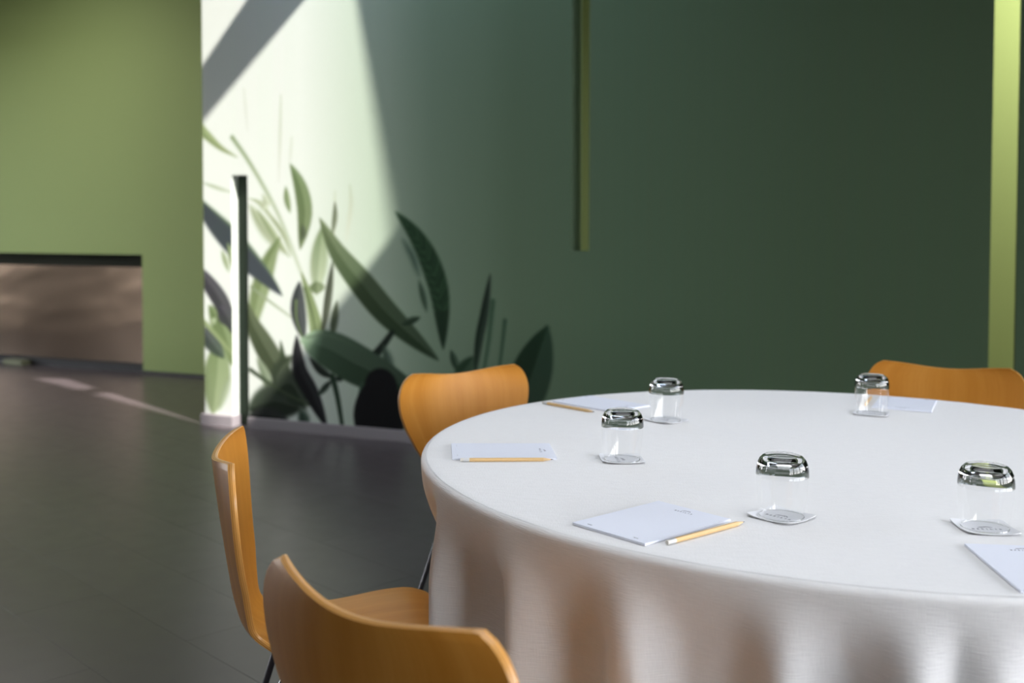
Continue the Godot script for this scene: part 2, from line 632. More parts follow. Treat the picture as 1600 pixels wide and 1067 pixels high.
func _puv(u: float, h: float) -> Vector2:
	return Vector2(clampf(u / PRINT_W, 0.001, 0.999), clampf(1.0 - h / PRINT_H, 0.001, 0.999))

func _print_box(st: SurfaceTool, u0: float, u1: float, h0: float, h1: float, th: float) -> void:
	quad(st, PW(u0, h0), PW(u1, h0), PW(u1, h1), PW(u0, h1), PN, _puv(u0, h0), _puv(u1, h0), _puv(u1, h1), _puv(u0, h1))
	quad(st, PW(u0, h0, th), PW(u1, h0, th), PW(u1, h1, th), PW(u0, h1, th), -PN, _puv(u0, 3.4), _puv(u1, 3.4), _puv(u1, 3.4), _puv(u0, 3.4))
	for s in [[u0, -1.0], [u1, 1.0]]:
		var e: Vector2 = _puv(s[0], 3.4)
		quad(st, PW(s[0], h0), PW(s[0], h0, th), PW(s[0], h1, th), PW(s[0], h1), PT * s[1], e, e, e, e)
	for s in [[h0, -1.0], [h1, 1.0]]:
		var e: Vector2 = _puv((u0 + u1) / 2.0, 3.4)
		quad(st, PW(u0, s[0]), PW(u1, s[0]), PW(u1, s[0], th), PW(u0, s[0], th), Vector3(0, s[1], 0), e, e, e, e)

const PX_W := 1536
const PX_H := 1168
var px := PackedByteArray()

func _mural() -> StandardMaterial3D:
	px.resize(PX_W * PX_H * 3)
	# the ground of the print: pale at the left end, deep green from the middle on
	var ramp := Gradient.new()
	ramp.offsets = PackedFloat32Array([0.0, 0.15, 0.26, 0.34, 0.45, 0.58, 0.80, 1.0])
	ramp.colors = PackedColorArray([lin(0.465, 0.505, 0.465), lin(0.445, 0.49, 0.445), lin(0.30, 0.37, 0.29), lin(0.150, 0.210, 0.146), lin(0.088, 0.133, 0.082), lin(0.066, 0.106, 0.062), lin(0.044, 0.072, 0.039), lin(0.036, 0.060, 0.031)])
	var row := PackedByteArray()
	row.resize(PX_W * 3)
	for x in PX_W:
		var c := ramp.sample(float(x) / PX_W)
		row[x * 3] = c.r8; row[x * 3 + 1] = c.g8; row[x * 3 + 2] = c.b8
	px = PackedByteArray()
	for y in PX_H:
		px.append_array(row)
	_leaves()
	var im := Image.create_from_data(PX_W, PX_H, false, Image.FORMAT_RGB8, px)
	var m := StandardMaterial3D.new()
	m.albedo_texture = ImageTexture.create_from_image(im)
	m.texture_repeat = false
	m.roughness = 0.8
	m.metallic_specular = 0.3
	return m

func _leaf(pts: Array, hw: float, shape: String, ca: Color, cb: Color, soft: float) -> void:
	soft *= 2.7
	ca = Color(ca.r * 0.83, ca.g * 0.83, ca.b * 0.83)
	cb = Color(cb.r * 0.83, cb.g * 0.83, cb.b * 0.83)
	ca = ca.lerp(Color(ca.get_luminance(), ca.get_luminance(), ca.get_luminance()), 0.17)
	cb = cb.lerp(Color(cb.get_luminance(), cb.get_luminance(), cb.get_luminance()), 0.17)
	var k := PX_W / PRINT_W
	# a smooth line through the given points
	var line := PackedVector2Array()
	var n := pts.size()
	for i in n - 1:
		var p0: Vector2 = pts[maxi(i - 1, 0)]
		var p1: Vector2 = pts[i]
		var p2: Vector2 = pts[i + 1]
		var p3: Vector2 = pts[mini(i + 2, n - 1)]
		for j in 4:
			line.append(p1.cubic_interpolate(p2, p0, p3, j / 4.0))
	line.append(pts[n - 1])
	var total := 0.0
	var at := PackedFloat32Array([0.0])
	var lo := line[0]
	var hi := line[0]
	for i in range(1, line.size()):
		total += line[i].distance_to(line[i - 1])
		at.append(total)
		lo = lo.min(line[i])
		hi = hi.max(line[i])
	var pad := hw + soft * 2.0
	var x0 := maxi(0, int((lo.x - pad) * k))
	var x1 := mini(PX_W - 1, int((hi.x + pad) * k))
	var y0 := maxi(0, int((PRINT_H - hi.y - pad) * k))
	var y1 := mini(PX_H - 1, int((PRINT_H - lo.y + pad) * k))
	for y in range(y0, y1 + 1):
		for x in range(x0, x1 + 1):
			var w := Vector2((x + 0.5) / k, PRINT_H - (y + 0.5) / k)
			var best := 1e9
			var t := 0.0
			var side := 0.0
			for i in line.size() - 1:
				var ab := line[i + 1] - line[i]
				var f := clampf((w - line[i]).dot(ab) / ab.length_squared(), 0.0, 1.0)
				var off := w - line[i] - ab * f
				var d := off.length_squared()
				if d < best:
					best = d
					t = (at[i] + f * ab.length()) / total
					side = ab.cross(off)
			best = sqrt(best)
			if best > pad:
				continue
			var h := hw * _width(shape, t)
			var al := smoothstep(h + soft * 0.5, h - soft * 0.5, best)
			if al <= 0.0:
				continue
			var c := ca.lerp(cb, pow(t, 0.7))
			var rel := best / maxf(h, 0.001)
			if shape == "leaf" or shape == "broad" or shape == "leaf2" or shape == "tip":   # one half a little lighter, a pale midrib
				c = c.lightened(0.07) if side > 0.0 else c.darkened(0.06)
				if shape == "broad":
					c = c.lerp(Color8(150, 176, 146), clampf(1.0 - t * 6.0, 0.0, 0.6))
			elif shape == "dark":
				c = c.lerp(Color8(96, 118, 84), clampf((rel - 0.55) * 1.6, 0.0, 0.7) if side > 0.0 else 0.0)
			elif shape == "mid":
				c = c.lerp(Color8(46, 74, 48), 0.35 + 0.35 * sin(t * 34.0 + side * 900.0) * sin(t * 83.0 + rel * 7.0)) if t < 0.75 else c
			var i := (y * PX_W + x) * 3
			px[i] = int(lerpf(px[i], c.r8, al))
			px[i + 1] = int(lerpf(px[i + 1], c.g8, al))
			px[i + 2] = int(lerpf(px[i + 2], c.b8, al))

func _width(shape: String, t: float) -> float:
	match shape:
		"stalk": return 0.65 + 0.35 * (1.0 - t)
		"blade": return sin(PI * clampf(t, 0.0, 1.0)) * 0.8 + 0.2
		"tip": return pow(1.0 - t, 0.8)
		"tip2": return pow(t, 0.7)
		"broad": return pow(sin(PI * pow(clampf(t * 0.93 + 0.005, 0.0, 1.0), 0.72)), 0.62)
		"blob": return pow(sin(PI * clampf(t * 0.8 + 0.13, 0.0, 1.0)), 0.5)
		"leaf2": return pow(sin(PI * clampf(t * 0.75 + 0.02, 0.0, 1.0)), 0.75)
	return pow(maxf(sin(PI * clampf(t, 0.0, 1.0)), 0.0), 0.75)

func _leaves() -> void:
	_leaf([Vector2(0.206, 1.759), Vector2(0.349, 1.582), Vector2(0.540, 1.289), Vector2(0.690, 0.967), Vector2(0.786, 0.758), Vector2(0.824, 0.563)], 0.0126, "stalk", Color8(120, 146, 96), Color8(196, 208, 184), 0.0105)
	_leaf([Vector2(0.561, 1.996), Vector2(0.555, 1.808), Vector2(0.542, 1.487)], 0.0092, "blade", Color8(176, 192, 160), Color8(205, 213, 198), 0.0084)
	_leaf([Vector2(0.294, 2.048), Vector2(0.319, 1.798)], 0.0067, "blade", Color8(196, 206, 186), Color8(205, 213, 200), 0.0084)
	_leaf([Vector2(0.636, 1.749), Vector2(0.620, 1.572)], 0.0067, "blade", Color8(186, 200, 170), Color8(205, 213, 200), 0.0084)
	_leaf([Vector2(0.009, 1.488), Vector2(0.120, 1.451), Vector2(0.206, 1.427)], 0.0109, "blade", Color8(150, 170, 128), Color8(190, 203, 178), 0.0067)
	_leaf([Vector2(0.328, 1.390), Vector2(0.421, 1.366), Vector2(0.508, 1.362)], 0.0101, "blade", Color8(160, 178, 136), Color8(186, 200, 170), 0.0067)
	_leaf([Vector2(1.033, 1.460), Vector2(1.041, 1.349), Vector2(1.009, 1.146)], 0.0134, "blade", Color8(166, 182, 150), Color8(196, 206, 184), 0.0092)
	_leaf([Vector2(0.933, 1.424), Vector2(0.922, 1.108)], 0.0105, "blade", Color8(178, 192, 160), Color8(196, 206, 184), 0.0092)
	_leaf([Vector2(0.332, 1.348), Vector2(0.447, 1.209), Vector2(0.587, 1.065)], 0.0462, "leaf", Color8(148, 168, 122), Color8(176, 192, 156), 0.0168)
	_leaf([Vector2(0.388, 1.317), Vector2(0.515, 1.156), Vector2(0.614, 1.042)], 0.0168, "leaf", Color8(120, 142, 92), Color8(150, 170, 122), 0.0084)
	_leaf([Vector2(0.421, 1.347), Vector2(0.561, 1.194), Vector2(0.628, 1.050)], 0.0126, "leaf", Color8(132, 152, 104), Color8(150, 170, 122), 0.0084)
	_leaf([Vector2(0.361, 1.386), Vector2(0.434, 1.336), Vector2(0.494, 1.270)], 0.0126, "leaf", Color8(150, 170, 124), Color8(170, 186, 146), 0.0084)
	_leaf([Vector2(0.426, 1.412), Vector2(0.453, 1.362), Vector2(0.416, 1.324)], 0.0210, "leaf", Color8(172, 188, 150), Color8(180, 196, 160), 0.0126)
	_leaf([Vector2(0.547, 1.156), Vector2(0.467, 1.010), Vector2(0.381, 0.778), Vector2(0.341, 0.563)], 0.0630, "leaf", Color8(104, 128, 72), Color8(124, 146, 92), 0.0126)
	_leaf([Vector2(0.844, 1.220), Vector2(0.825, 1.052), Vector2(0.800, 0.819)], 0.0588, "leaf", Color8(108, 134, 84), Color8(168, 188, 148), 0.0147)
	_leaf([Vector2(0.801, 0.901), Vector2(0.809, 0.830)], 0.0546, "leaf", Color8(96, 116, 72), Color8(110, 132, 86), 0.0126)
	_leaf([Vector2(0.340, 0.858), Vector2(0.488, 0.765), Vector2(0.628, 0.685)], 0.0092, "stalk", Color8(118, 138, 96), Color8(168, 182, 152), 0.0063)
	_leaf([Vector2(-0.044, 1.850), Vector2(0.043, 1.769), Vector2(0.133, 1.696), Vector2(0.242, 1.639)], 0.0357, "tip", Color8(124, 150, 84), Color8(138, 158, 102), 0.0084)
	_leaf([Vector2(0.625, 1.591), Vector2(0.695, 1.454), Vector2(0.725, 1.296), Vector2(0.691, 1.088)], 0.0525, "leaf", Color8(96, 124, 70), Color8(96, 118, 70), 0.0092)
	_leaf([Vector2(0.592, 1.459), Vector2(0.600, 1.383), Vector2(0.622, 1.304)], 0.0210, "leaf", Color8(112, 138, 84), Color8(120, 144, 92), 0.0084)
	_leaf([Vector2(0.706, 1.232), Vector2(0.715, 1.179), Vector2(0.696, 1.141)], 0.0189, "leaf", Color8(60, 74, 48), Color8(70, 86, 56), 0.0105)
	_leaf([Vector2(0.037, 0.737), Vector2(0.132, 0.606), Vector2(0.215, 0.363)], 0.0840, "leaf", Color8(96, 122, 66), Color8(118, 142, 86), 0.0126)
	_leaf([Vector2(0.102, 0.527), Vector2(0.089, 0.317), Vector2(0.057, 0.066)], 0.0924, "leaf", Color8(112, 138, 80), Color8(140, 162, 110), 0.0126)
	_leaf([Vector2(0.176, 0.302), Vector2(0.136, 0.189), Vector2(0.106, 0.100)], 0.0210, "leaf", Color8(150, 170, 130), Color8(160, 180, 140), 0.0126)
	_leaf([Vector2(-0.070, 1.423), Vector2(0.045, 1.288), Vector2(0.150, 1.182), Vector2(0.328, 1.016), Vector2(0.429, 0.933), Vector2(0.562, 0.813)], 0.0756, "dark", Color8(52, 64, 66), Color8(56, 66, 72), 0.0109)
	_leaf([Vector2(0.168, 1.124), Vector2(0.196, 1.038), Vector2(0.213, 0.937)], 0.0210, "leaf", Color8(122, 146, 92), Color8(140, 160, 110), 0.0084)
	_leaf([Vector2(0.129, 1.077), Vector2(0.152, 1.014), Vector2(0.175, 0.948)], 0.0168, "leaf", Color8(140, 162, 112), Color8(150, 172, 124), 0.0084)
	_leaf([Vector2(-0.076, 1.004), Vector2(0.039, 0.871), Vector2(0.134, 0.740), Vector2(0.227, 0.540)], 0.0546, "leaf", Color8(58, 56, 66), Color8(56, 62, 60), 0.0084)
	_leaf([Vector2(0.110, 0.739), Vector2(0.162, 0.670), Vector2(0.190, 0.609)], 0.0588, "leaf", Color8(56, 54, 66), Color8(58, 66, 60), 0.0126)
	_leaf([Vector2(-0.053, 0.624), Vector2(0.034, 0.532), Vector2(0.139, 0.418)], 0.0546, "leaf", Color8(54, 54, 66), Color8(62, 84, 62), 0.0101)
	_leaf([Vector2(0.051, 0.651), Vector2(0.079, 0.628)], 0.0294, "leaf", Color8(150, 172, 124), Color8(150, 172, 124), 0.0126)
	_leaf([Vector2(-0.013, 0.649), Vector2(0.107, 0.535), Vector2(0.206, 0.437)], 0.0147, "stalk", Color8(130, 154, 96), Color8(140, 160, 104), 0.0084)
	_leaf([Vector2(0.306, 0.776), Vector2(0.333, 0.660), Vector2(0.415, 0.528), Vector2(0.543, 0.360), Vector2(0.731, 0.199)], 0.0756, "leaf", Color8(76, 92, 54), Color8(50, 64, 38), 0.0105)
	_leaf([Vector2(0.549, 0.541), Vector2(0.562, 0.453), Vector2(0.583, 0.316)], 0.0378, "tip2", Color8(52, 70, 40), Color8(50, 66, 42), 0.0084)
	_leaf([Vector2(0.635, 0.456), Vector2(0.533, 0.360), Vector2(0.504, 0.223)], 0.0462, "leaf", Color8(46, 62, 36), Color8(44, 58, 36), 0.0168)
	_leaf([Vector2(0.377, 0.429), Vector2(0.436, 0.335), Vector2(0.481, 0.202)], 0.0336, "leaf", Color8(120, 140, 104), Color8(110, 130, 98), 0.0126)
	_leaf([Vector2(0.307, 0.114), Vector2(0.504, 0.173), Vector2(0.686, 0.139)], 0.1092, "leaf", Color8(34, 50, 30), Color8(30, 44, 28), 0.0210)
	_leaf([Vector2(0.306, 0.075), Vector2(0.456, 0.085), Vector2(0.594, 0.075)], 0.0546, "leaf", Color8(16, 20, 18), Color8(20, 26, 20), 0.0168)
	_leaf([Vector2(0.504, 0.235), Vector2(0.619, 0.287), Vector2(0.722, 0.141)], 0.0840, "leaf", Color8(40, 56, 34), Color8(36, 52, 34), 0.0252)
	_leaf([Vector2(0.329, 0.357), Vector2(0.459, 0.286), Vector2(0.614, 0.218), Vector2(0.749, 0.173)], 0.0126, "stalk", Color8(50, 66, 42), Color8(60, 78, 50), 0.0067)
	_leaf([Vector2(0.699, 0.952), Vector2(0.764, 0.769), Vector2(0.820, 0.555)], 0.0546, "tip2", Color8(112, 134, 80), Color8(128, 150, 96), 0.0084)
	_leaf([Vector2(0.720, 0.862), Vector2(0.772, 0.712), Vector2(0.802, 0.562)], 0.0084, "stalk", Color8(76, 96, 54), Color8(90, 110, 64), 0.0042)
	_leaf([Vector2(0.685, 0.899), Vector2(0.674, 0.728), Vector2(0.717, 0.551)], 0.0525, "leaf", Color8(46, 54, 52), Color8(56, 64, 64), 0.0084)
	_leaf([Vector2(0.661, 0.785), Vector2(0.664, 0.671), Vector2(0.708, 0.559)], 0.0084, "stalk", Color8(96, 120, 70), Color8(96, 120, 70), 0.0042)
	_leaf([Vector2(0.933, 1.365), Vector2(0.932, 1.276), Vector2(0.913, 1.172)], 0.0168, "leaf", Color8(84, 96, 70), Color8(110, 124, 92), 0.0067)
	_leaf([Vector2(0.916, 1.023), Vector2(0.893, 0.866), Vector2(0.861, 0.677), Vector2(0.833, 0.564)], 0.0252, "leaf", Color8(52, 62, 42), Color8(74, 84, 62), 0.0076)
	_leaf([Vector2(0.945, 0.792), Vector2(0.926, 0.679), Vector2(0.908, 0.566)], 0.0252, "leaf", Color8(66, 80, 54), Color8(76, 92, 62), 0.0084)
	_leaf([Vector2(0.827, 1.273), Vector2(0.947, 1.075), Vector2(1.101, 0.907), Vector2(1.256, 0.749), Vector2(1.421, 0.616), Vector2(1.607, 0.479)], 0.0798, "leaf", Color8(96, 116, 70), Color8(34, 60, 32), 0.0084)
	_leaf([Vector2(1.187, 0.478), Vector2(1.247, 0.543), Vector2(1.310, 0.623)], 0.0252, "stalk", Color8(18, 32, 22), Color8(24, 38, 26), 0.0067)
	_leaf([Vector2(1.372, 0.672), Vector2(1.438, 0.696), Vector2(1.491, 0.716)], 0.0195, "leaf", Color8(32, 58, 34), Color8(32, 58, 34), 0.0062)
	_leaf([Vector2(1.255, 0.544), Vector2(1.284, 0.453), Vector2(1.304, 0.363)], 0.0312, "leaf", Color8(66, 92, 72), Color8(62, 88, 68), 0.0156)
	_leaf([Vector2(0.663, 0.580), Vector2(0.680, 0.380), Vector2(0.759, 0.250), Vector2(0.872, 0.045)], 0.0546, "leaf", Color8(16, 18, 20), Color8(14, 16, 18), 0.0084)
	_leaf([Vector2(0.752, 0.454), Vector2(0.832, 0.380), Vector2(0.919, 0.342)], 0.0252, "leaf", Color8(18, 30, 20), Color8(18, 30, 20), 0.0084)
	_leaf([Vector2(0.910, 0.349), Vector2(0.944, 0.231), Vector2(0.978, 0.053)], 0.0189, "stalk", Color8(30, 54, 34), Color8(30, 54, 34), 0.0067)
	_leaf([Vector2(0.906, 0.326), Vector2(0.857, 0.278), Vector2(0.808, 0.230)], 0.0189, "leaf", Color8(20, 34, 24), Color8(36, 58, 42), 0.0076)
	_leaf([Vector2(0.928, 0.335), Vector2(0.958, 0.344), Vector2(0.989, 0.361)], 0.0210, "leaf", Color8(20, 34, 24), Color8(22, 36, 26), 0.0084)
	_leaf([Vector2(0.713, 0.551), Vector2(0.890, 0.506), Vector2(1.084, 0.425), Vector2(1.275, 0.354), Vector2(1.460, 0.291)], 0.1218, "broad", Color8(78, 112, 80), Color8(28, 52, 30), 0.0084)
	_leaf([Vector2(0.726, 0.567), Vector2(0.869, 0.591), Vector2(1.021, 0.549), Vector2(1.170, 0.481)], 0.0092, "stalk", Color8(120, 146, 116), Color8(60, 90, 62), 0.0067)
	_leaf([Vector2(1.109, 0.315), Vector2(1.091, 0.221), Vector2(1.065, 0.126)], 0.0126, "stalk", Color8(50, 80, 56), Color8(50, 80, 56), 0.0084)
	_leaf([Vector2(1.236, 0.307), Vector2(1.227, 0.174), Vector2(1.200, -0.050)], 0.1680, "blob", Color8(4, 5, 6), Color8(4, 5, 6), 0.0084)
	_leaf([Vector2(0.686, 0.139), Vector2(0.712, 0.083), Vector2(0.739, 0.035)], 0.0378, "leaf", Color8(40, 66, 48), Color8(40, 66, 48), 0.0168)
	_leaf([Vector2(1.335, 1.306), Vector2(1.457, 1.180), Vector2(1.554, 1.023), Vector2(1.617, 0.827), Vector2(1.635, 0.542)], 0.0625, "mid", Color8(34, 66, 38), Color8(22, 48, 26), 0.0094)
	_leaf([Vector2(1.484, 0.921), Vector2(1.508, 0.842), Vector2(1.532, 0.750)], 0.0176, "leaf", Color8(46, 76, 50), Color8(46, 76, 50), 0.0117)
	_leaf([Vector2(1.383, 1.147), Vector2(1.444, 1.057), Vector2(1.484, 0.950)], 0.0195, "leaf", Color8(70, 102, 80), Color8(70, 102, 80), 0.0195)
	_leaf([Vector2(1.683, 0.540), Vector2(1.703, 0.484), Vector2(1.726, 0.421)], 0.0215, "leaf", Color8(36, 66, 40), Color8(36, 66, 40), 0.0078)
	_leaf([Vector2(1.821, 0.511), Vector2(1.774, 0.445), Vector2(1.702, 0.377)], 0.0430, "leaf", Color8(36, 68, 40), Color8(36, 68, 40), 0.0098)
	_leaf([Vector2(1.923, 0.964), Vector2(1.887, 0.746), Vector2(1.856, 0.604), Vector2(1.828, 0.391)], 0.0254, "leaf", Color8(14, 30, 18), Color8(24, 48, 28), 0.0070)
	_leaf([Vector2(1.938, 0.817), Vector2(1.914, 0.606), Vector2(1.883, 0.429)], 0.0117, "stalk", Color8(46, 82, 54), Color8(54, 92, 64), 0.0098)
	_leaf([Vector2(2.010, 0.715), Vector2(1.994, 0.575), Vector2(1.975, 0.434)], 0.0098, "stalk", Color8(40, 76, 50), Color8(48, 84, 58), 0.0078)
	_leaf([Vector2(2.256, 0.682), Vector2(2.201, 0.528), Vector2(2.096, 0.231)], 0.1172, "leaf2", Color8(18, 52, 26), Color8(22, 48, 26), 0.0086)

# ------------------------------------------------------------------ the green wall behind, with its recess
const BO := Vector3(-3.03, 0.0, -8.90)

func BW(u: float, h: float, depth := 0.0) -> Vector3:
	return BO + PT * u + Vector3(0, h, 0) - PN * depth

func _back_piece(st: SurfaceTool, u0: float, u1: float, h0: float, h1: float, d0: float, d1: float) -> void:
	var c := (BW(u0, h0, d0) + BW(u1, h1, d1)) / 2.0
	obox(st, c, PT * (u1 - u0) / 2.0, Vector3(0, (h1 - h0) / 2.0, 0), PN * (d1 - d0) / 2.0)

func _back_wall() -> void:
	var st := begin()
	var th := 0.45
	_back_piece(st, -5.45, -2.9, 0.0, ROOM_H, 0.0, th)
	_back_piece(st, -2.9, -0.02, 0.985, ROOM_H, 0.0, th)
	_back_piece(st, -0.02, 8.74, 0.0, ROOM_H, 0.0, th)
	structure("wall_far", st, M.wall_green, "light olive green wall behind the printed partition, with a low recess")
	st = begin()
	_back_piece(st, -0.02, 8.74, 0.0, 0.028, -0.012, 0.0)
	structure("baseboard_far", st, M.dark_trim)
	st = begin()
	_back_piece(st, -2.9, -0.02, 0.0, 0.985, th - 0.05, th)
	_back_piece(st, -0.024, -0.02, 0.0, 0.985, 0.01, th)
	_back_piece(st, -2.9, -0.02, 0.981, 0.985, 0.01, th)
	structure("trim_2", st, M.recess, "dark lining of the recess in the green wall")
	# the low metal-fronted cabinet that stands in the recess
	var t := thing("recessed_cabinet", "low brown cabinet with a dull metal front, set into the recess in the green wall", "cabinet")
	t.position = BW(-1.46, 0.0, 0.14)
	t.basis = Basis(PT, Vector3.UP, PN)
	st = begin()
	box(st, Vector3(0, 0.475, -0.04), Vector3(2.84, 0.79, 0.20))
	put(t, "body", st, M.dark_trim)
	# its sheet-metal front, a little uneven
	var n := FastNoiseLite.new()
	n.seed = 3
	n.frequency = 0.9
	var rows := []
	for i in 25:
		var r := []
		for j in 49:
			var x := -1.42 + 2.84 * j / 48.0
			var y := 0.08 + 0.80 * i / 24.0
			r.append(Vector3(x, y, 0.105 + 0.003 * n.get_noise_2d(x * 1.2, y * 2.5)))
		rows.append(r)
	st = begin()
	sheet(st, rows, Vector3(0, 0, 1))
	var fm := mat(lin(0.105, 0.077, 0.056), 0.24, 0.9)
	put(t, "front_panel", st, fm)
	st = begin()
	box(st, Vector3(0, 0.04, -0.03), Vector3(2.80, 0.08, 0.18))
	put(t, "plinth", st, M.dark_trim)
	st = begin()
	box(st, Vector3(0.03 - 0.02, 0.025, 0.13), Vector3(0.22, 0.045, 0.10))
	var foot := put(t, "foot", st, M.foot)
	tag(foot, "pale grey-green block at the foot of the cabinet")

# ------------------------------------------------------------------ the round table under its cloth
func table_basis() -> Basis:
	return Basis(Vector3.FORWARD * -1.0, LEAN)

# a point on the cloth at (x, distance), lifted by y
func on_table(x: float, d: float, y := 0.0) -> Vector3:
	return TC + table_basis() * Vector3(x - TC.x, y, -d - TC.z)

func _table() -> void:
	var t := thing("round_table", "large round table hidden beneath the off-white cloth", "table")
	t.position = Vector3(TC.x, 0, TC.z)
	var st := begin()
	lathe(st, PackedVector2Array([Vector2(0, -0.034), Vector2(TR - 0.03, -0.034), Vector2(TR - 0.014, -0.028), Vector2(TR - 0.014, -0.008), Vector2(TR - 0.02, -0.003), Vector2(0, -0.003)]), 96)
	var top := put(t, "tabletop", st, M.wall_far)
	top.position.y = TC.y
	top.basis = table_basis()
	st = begin()
	lathe(st, PackedVector2Array([Vector2(0.05, 0.03), Vector2(0.045, 0.10), Vector2(0.045, TC.y - 0.06), Vector2(0.12, TC.y - 0.045)]), 32)
	put(t, "pedestal", st, M.mount)
	st = begin()
	lathe(st, PackedVector2Array([Vector2(0, 0.0), Vector2(0.38, 0.0), Vector2(0.38, 0.012), Vector2(0.06, 0.035), Vector2(0, 0.035)]), 48)
	put(t, "base", st, M.mount)
	# the cloth: flat top, rounded rim, skirt that falls in pleats to the floor
	var ridges := [8.0, 21.0, 33.0, 47.0, 60.0, 72.0, 86.0, 99.0, 111.0, 124.0, 138.0, 150.0, 164.0, 189.0, 201.5, 217.5, 232.5, 247.5, 258.5, 265.0, 277.0, 290.0, 303.0, 316.0, 330.0, 343.0, 355.0]
	var rng := RandomNumberGenerator.new()
	rng.seed = 12
	var wide := []
	var high := []
	for k in ridges.size():
		wide.append(rng.randf_range(1.9, 3.4))
		high.append(rng.randf_range(0.75, 1.1))
	var n := FastNoiseLite.new()
	n.seed = 21
	n.frequency = 1.0
	var seg := 540
	var rows := []
	var uvs := []
	var radii := [0.0001, 0.1, 0.2, 0.3, 0.4, 0.5, 0.6, 0.7, 0.78, 0.84, TR - 0.03, TR - 0.012]
	for r in radii:
		var row := []
		var uv := []
		for j in seg + 1:
			var a := TAU * (j % seg) / seg
			var x: float = r * cos(a)
			var z: float = -r * sin(a)
			row.append(Vector3(x, 0.0008 * n.get_noise_2d(x * 4.0, z * 9.0), z))
			uv.append(Vector2(x, z) / 0.45)
		rows.append(row)
		uvs.append(uv)
	var steps := 40
	var pushers := []
	for k in CHAIRS.size():
		pushers.append(_chair_place(k).affine_inverse() * Transform3D(table_basis(), TC))
	for i in range(1, steps + 1):
		var row := []
		var uv := []
		for j in seg + 1:
			var deg := 360.0 * (j % seg) / seg
			var a := deg_to_rad(deg)
			var r := TR
			var y := 0.0
			var s := 0.0
			if i <= 5:
				var q := PI / 2.0 * i / 5.0
				r = TR - 0.012 + 0.012 * sin(q)
				y = -0.012 + 0.012 * cos(q)
				s = 0.019 * i / 5.0
			else:
				s = 0.019 + 0.703 * pow((i - 5.0) / (steps - 5.0), 1.35)
				y = -0.012 - (s - 0.019)
			var f := 0.0
			for k in ridges.size():
				var dd := absf(fposmod(deg - ridges[k] + 180.0 + 2.0 * n.get_noise_2d(k * 7.3, s * 2.0) * s, 360.0) - 180.0)
				if dd < 14.0:
					f = maxf(f, high[k] * exp(-pow(dd / wide[k], 2.0) * 0.8))
			var fall := smoothstep(0.012, 0.20, s)
			r += fall * (-0.068 + 0.080 * f + 0.010 * n.get_noise_2d(deg * 0.05, s * 1.2)) + 0.012 * s * f
			# where a seat stands under the edge, the cloth hangs in front of it
			var w := Vector3(r * cos(a), y, -r * sin(a))
			for k in CHAIRS.size():
				var loc: Vector3 = pushers[k] * w
				var side := 1.0 - smoothstep(0.234, 0.275, absf(loc.x))
				var rise := smoothstep(0.74, 0.47, loc.y)
				var front := 0.228 - 0.095 * smoothstep(0.16, 0.236, absf(loc.x))
				var push := maxf(0.0, front - loc.z) * side * rise
				if push > 0.0 and loc.z > -0.1:
					r -= push
			row.append(Vector3(r * cos(a), y, -r * sin(a)))
			uv.append(Vector2(deg_to_rad(360.0 * j / seg) * TR, s + TR) / 0.45)
		rows.append(row)
		uvs.append(uv)
	st = begin()
	sheet(st, rows, Vector3.UP, uvs)
	var cl := put(self, "tablecloth", st, M.cloth)
	cl.position = TC
	cl.basis = table_basis()
	tag(cl, "off-white linen cloth draped to the floor over the round table", "tablecloth")

# ------------------------------------------------------------------ chairs: a bent plywood shell on four steel legs
const SHELL := [[-0.256, 0.790], [-0.247, 0.720], [-0.236, 0.640], [-0.225, 0.560], [-0.215, 0.500], [-0.198, 0.450], [-0.163, 0.422], [-0.105, 0.409], [0.0, 0.411], [0.09, 0.420], [0.15, 0.423], [0.195, 0.414], [0.216, 0.399]]
const HALF := [[0.0, 0.186], [0.008, 0.202], [0.022, 0.217], [0.045, 0.229], [0.075, 0.235], [0.13, 0.227], [0.20, 0.196], [0.27, 0.157], [0.33, 0.124], [0.38, 0.112], [0.42, 0.122], [0.47, 0.158], [0.53, 0.196], [0.60, 0.212], [0.67, 0.218], [0.72, 0.213], [0.77, 0.193], [0.80, 0.165]]

func _half(s: float) -> float:
	for i in HALF.size() - 1:
		if s <= HALF[i + 1][0]:
			var t: float = (s - HALF[i][0]) / (HALF[i + 1][0] - HALF[i][0])
			return cubic_interpolate(HALF[i][1], HALF[i + 1][1], HALF[maxi(i - 1, 0)][1], HALF[mini(i + 2, HALF.size() - 1)][1], t)
	return HALF[-1][1]

var shell_line := PackedVector2Array()
var shell_at := PackedFloat32Array()

# height and depth of the shell's centre line at the length s from the top, and the way its front faces
func _centre(s: float) -> Array:
	var i := 0
	while i < shell_at.size() - 2 and shell_at[i + 1] < s:
		i += 1
	var t := (s - shell_at[i]) / (shell_at[i + 1] - shell_at[i])
	var p := shell_line[i].lerp(shell_line[i + 1], t)
	var a := shell_line[maxi(i - 1, 0)]
	var b := shell_line[mini(i + 2, shell_line.size() - 1)]
	var d := (b - a).normalized()
	return [p, Vector2(-d.y, d.x)]

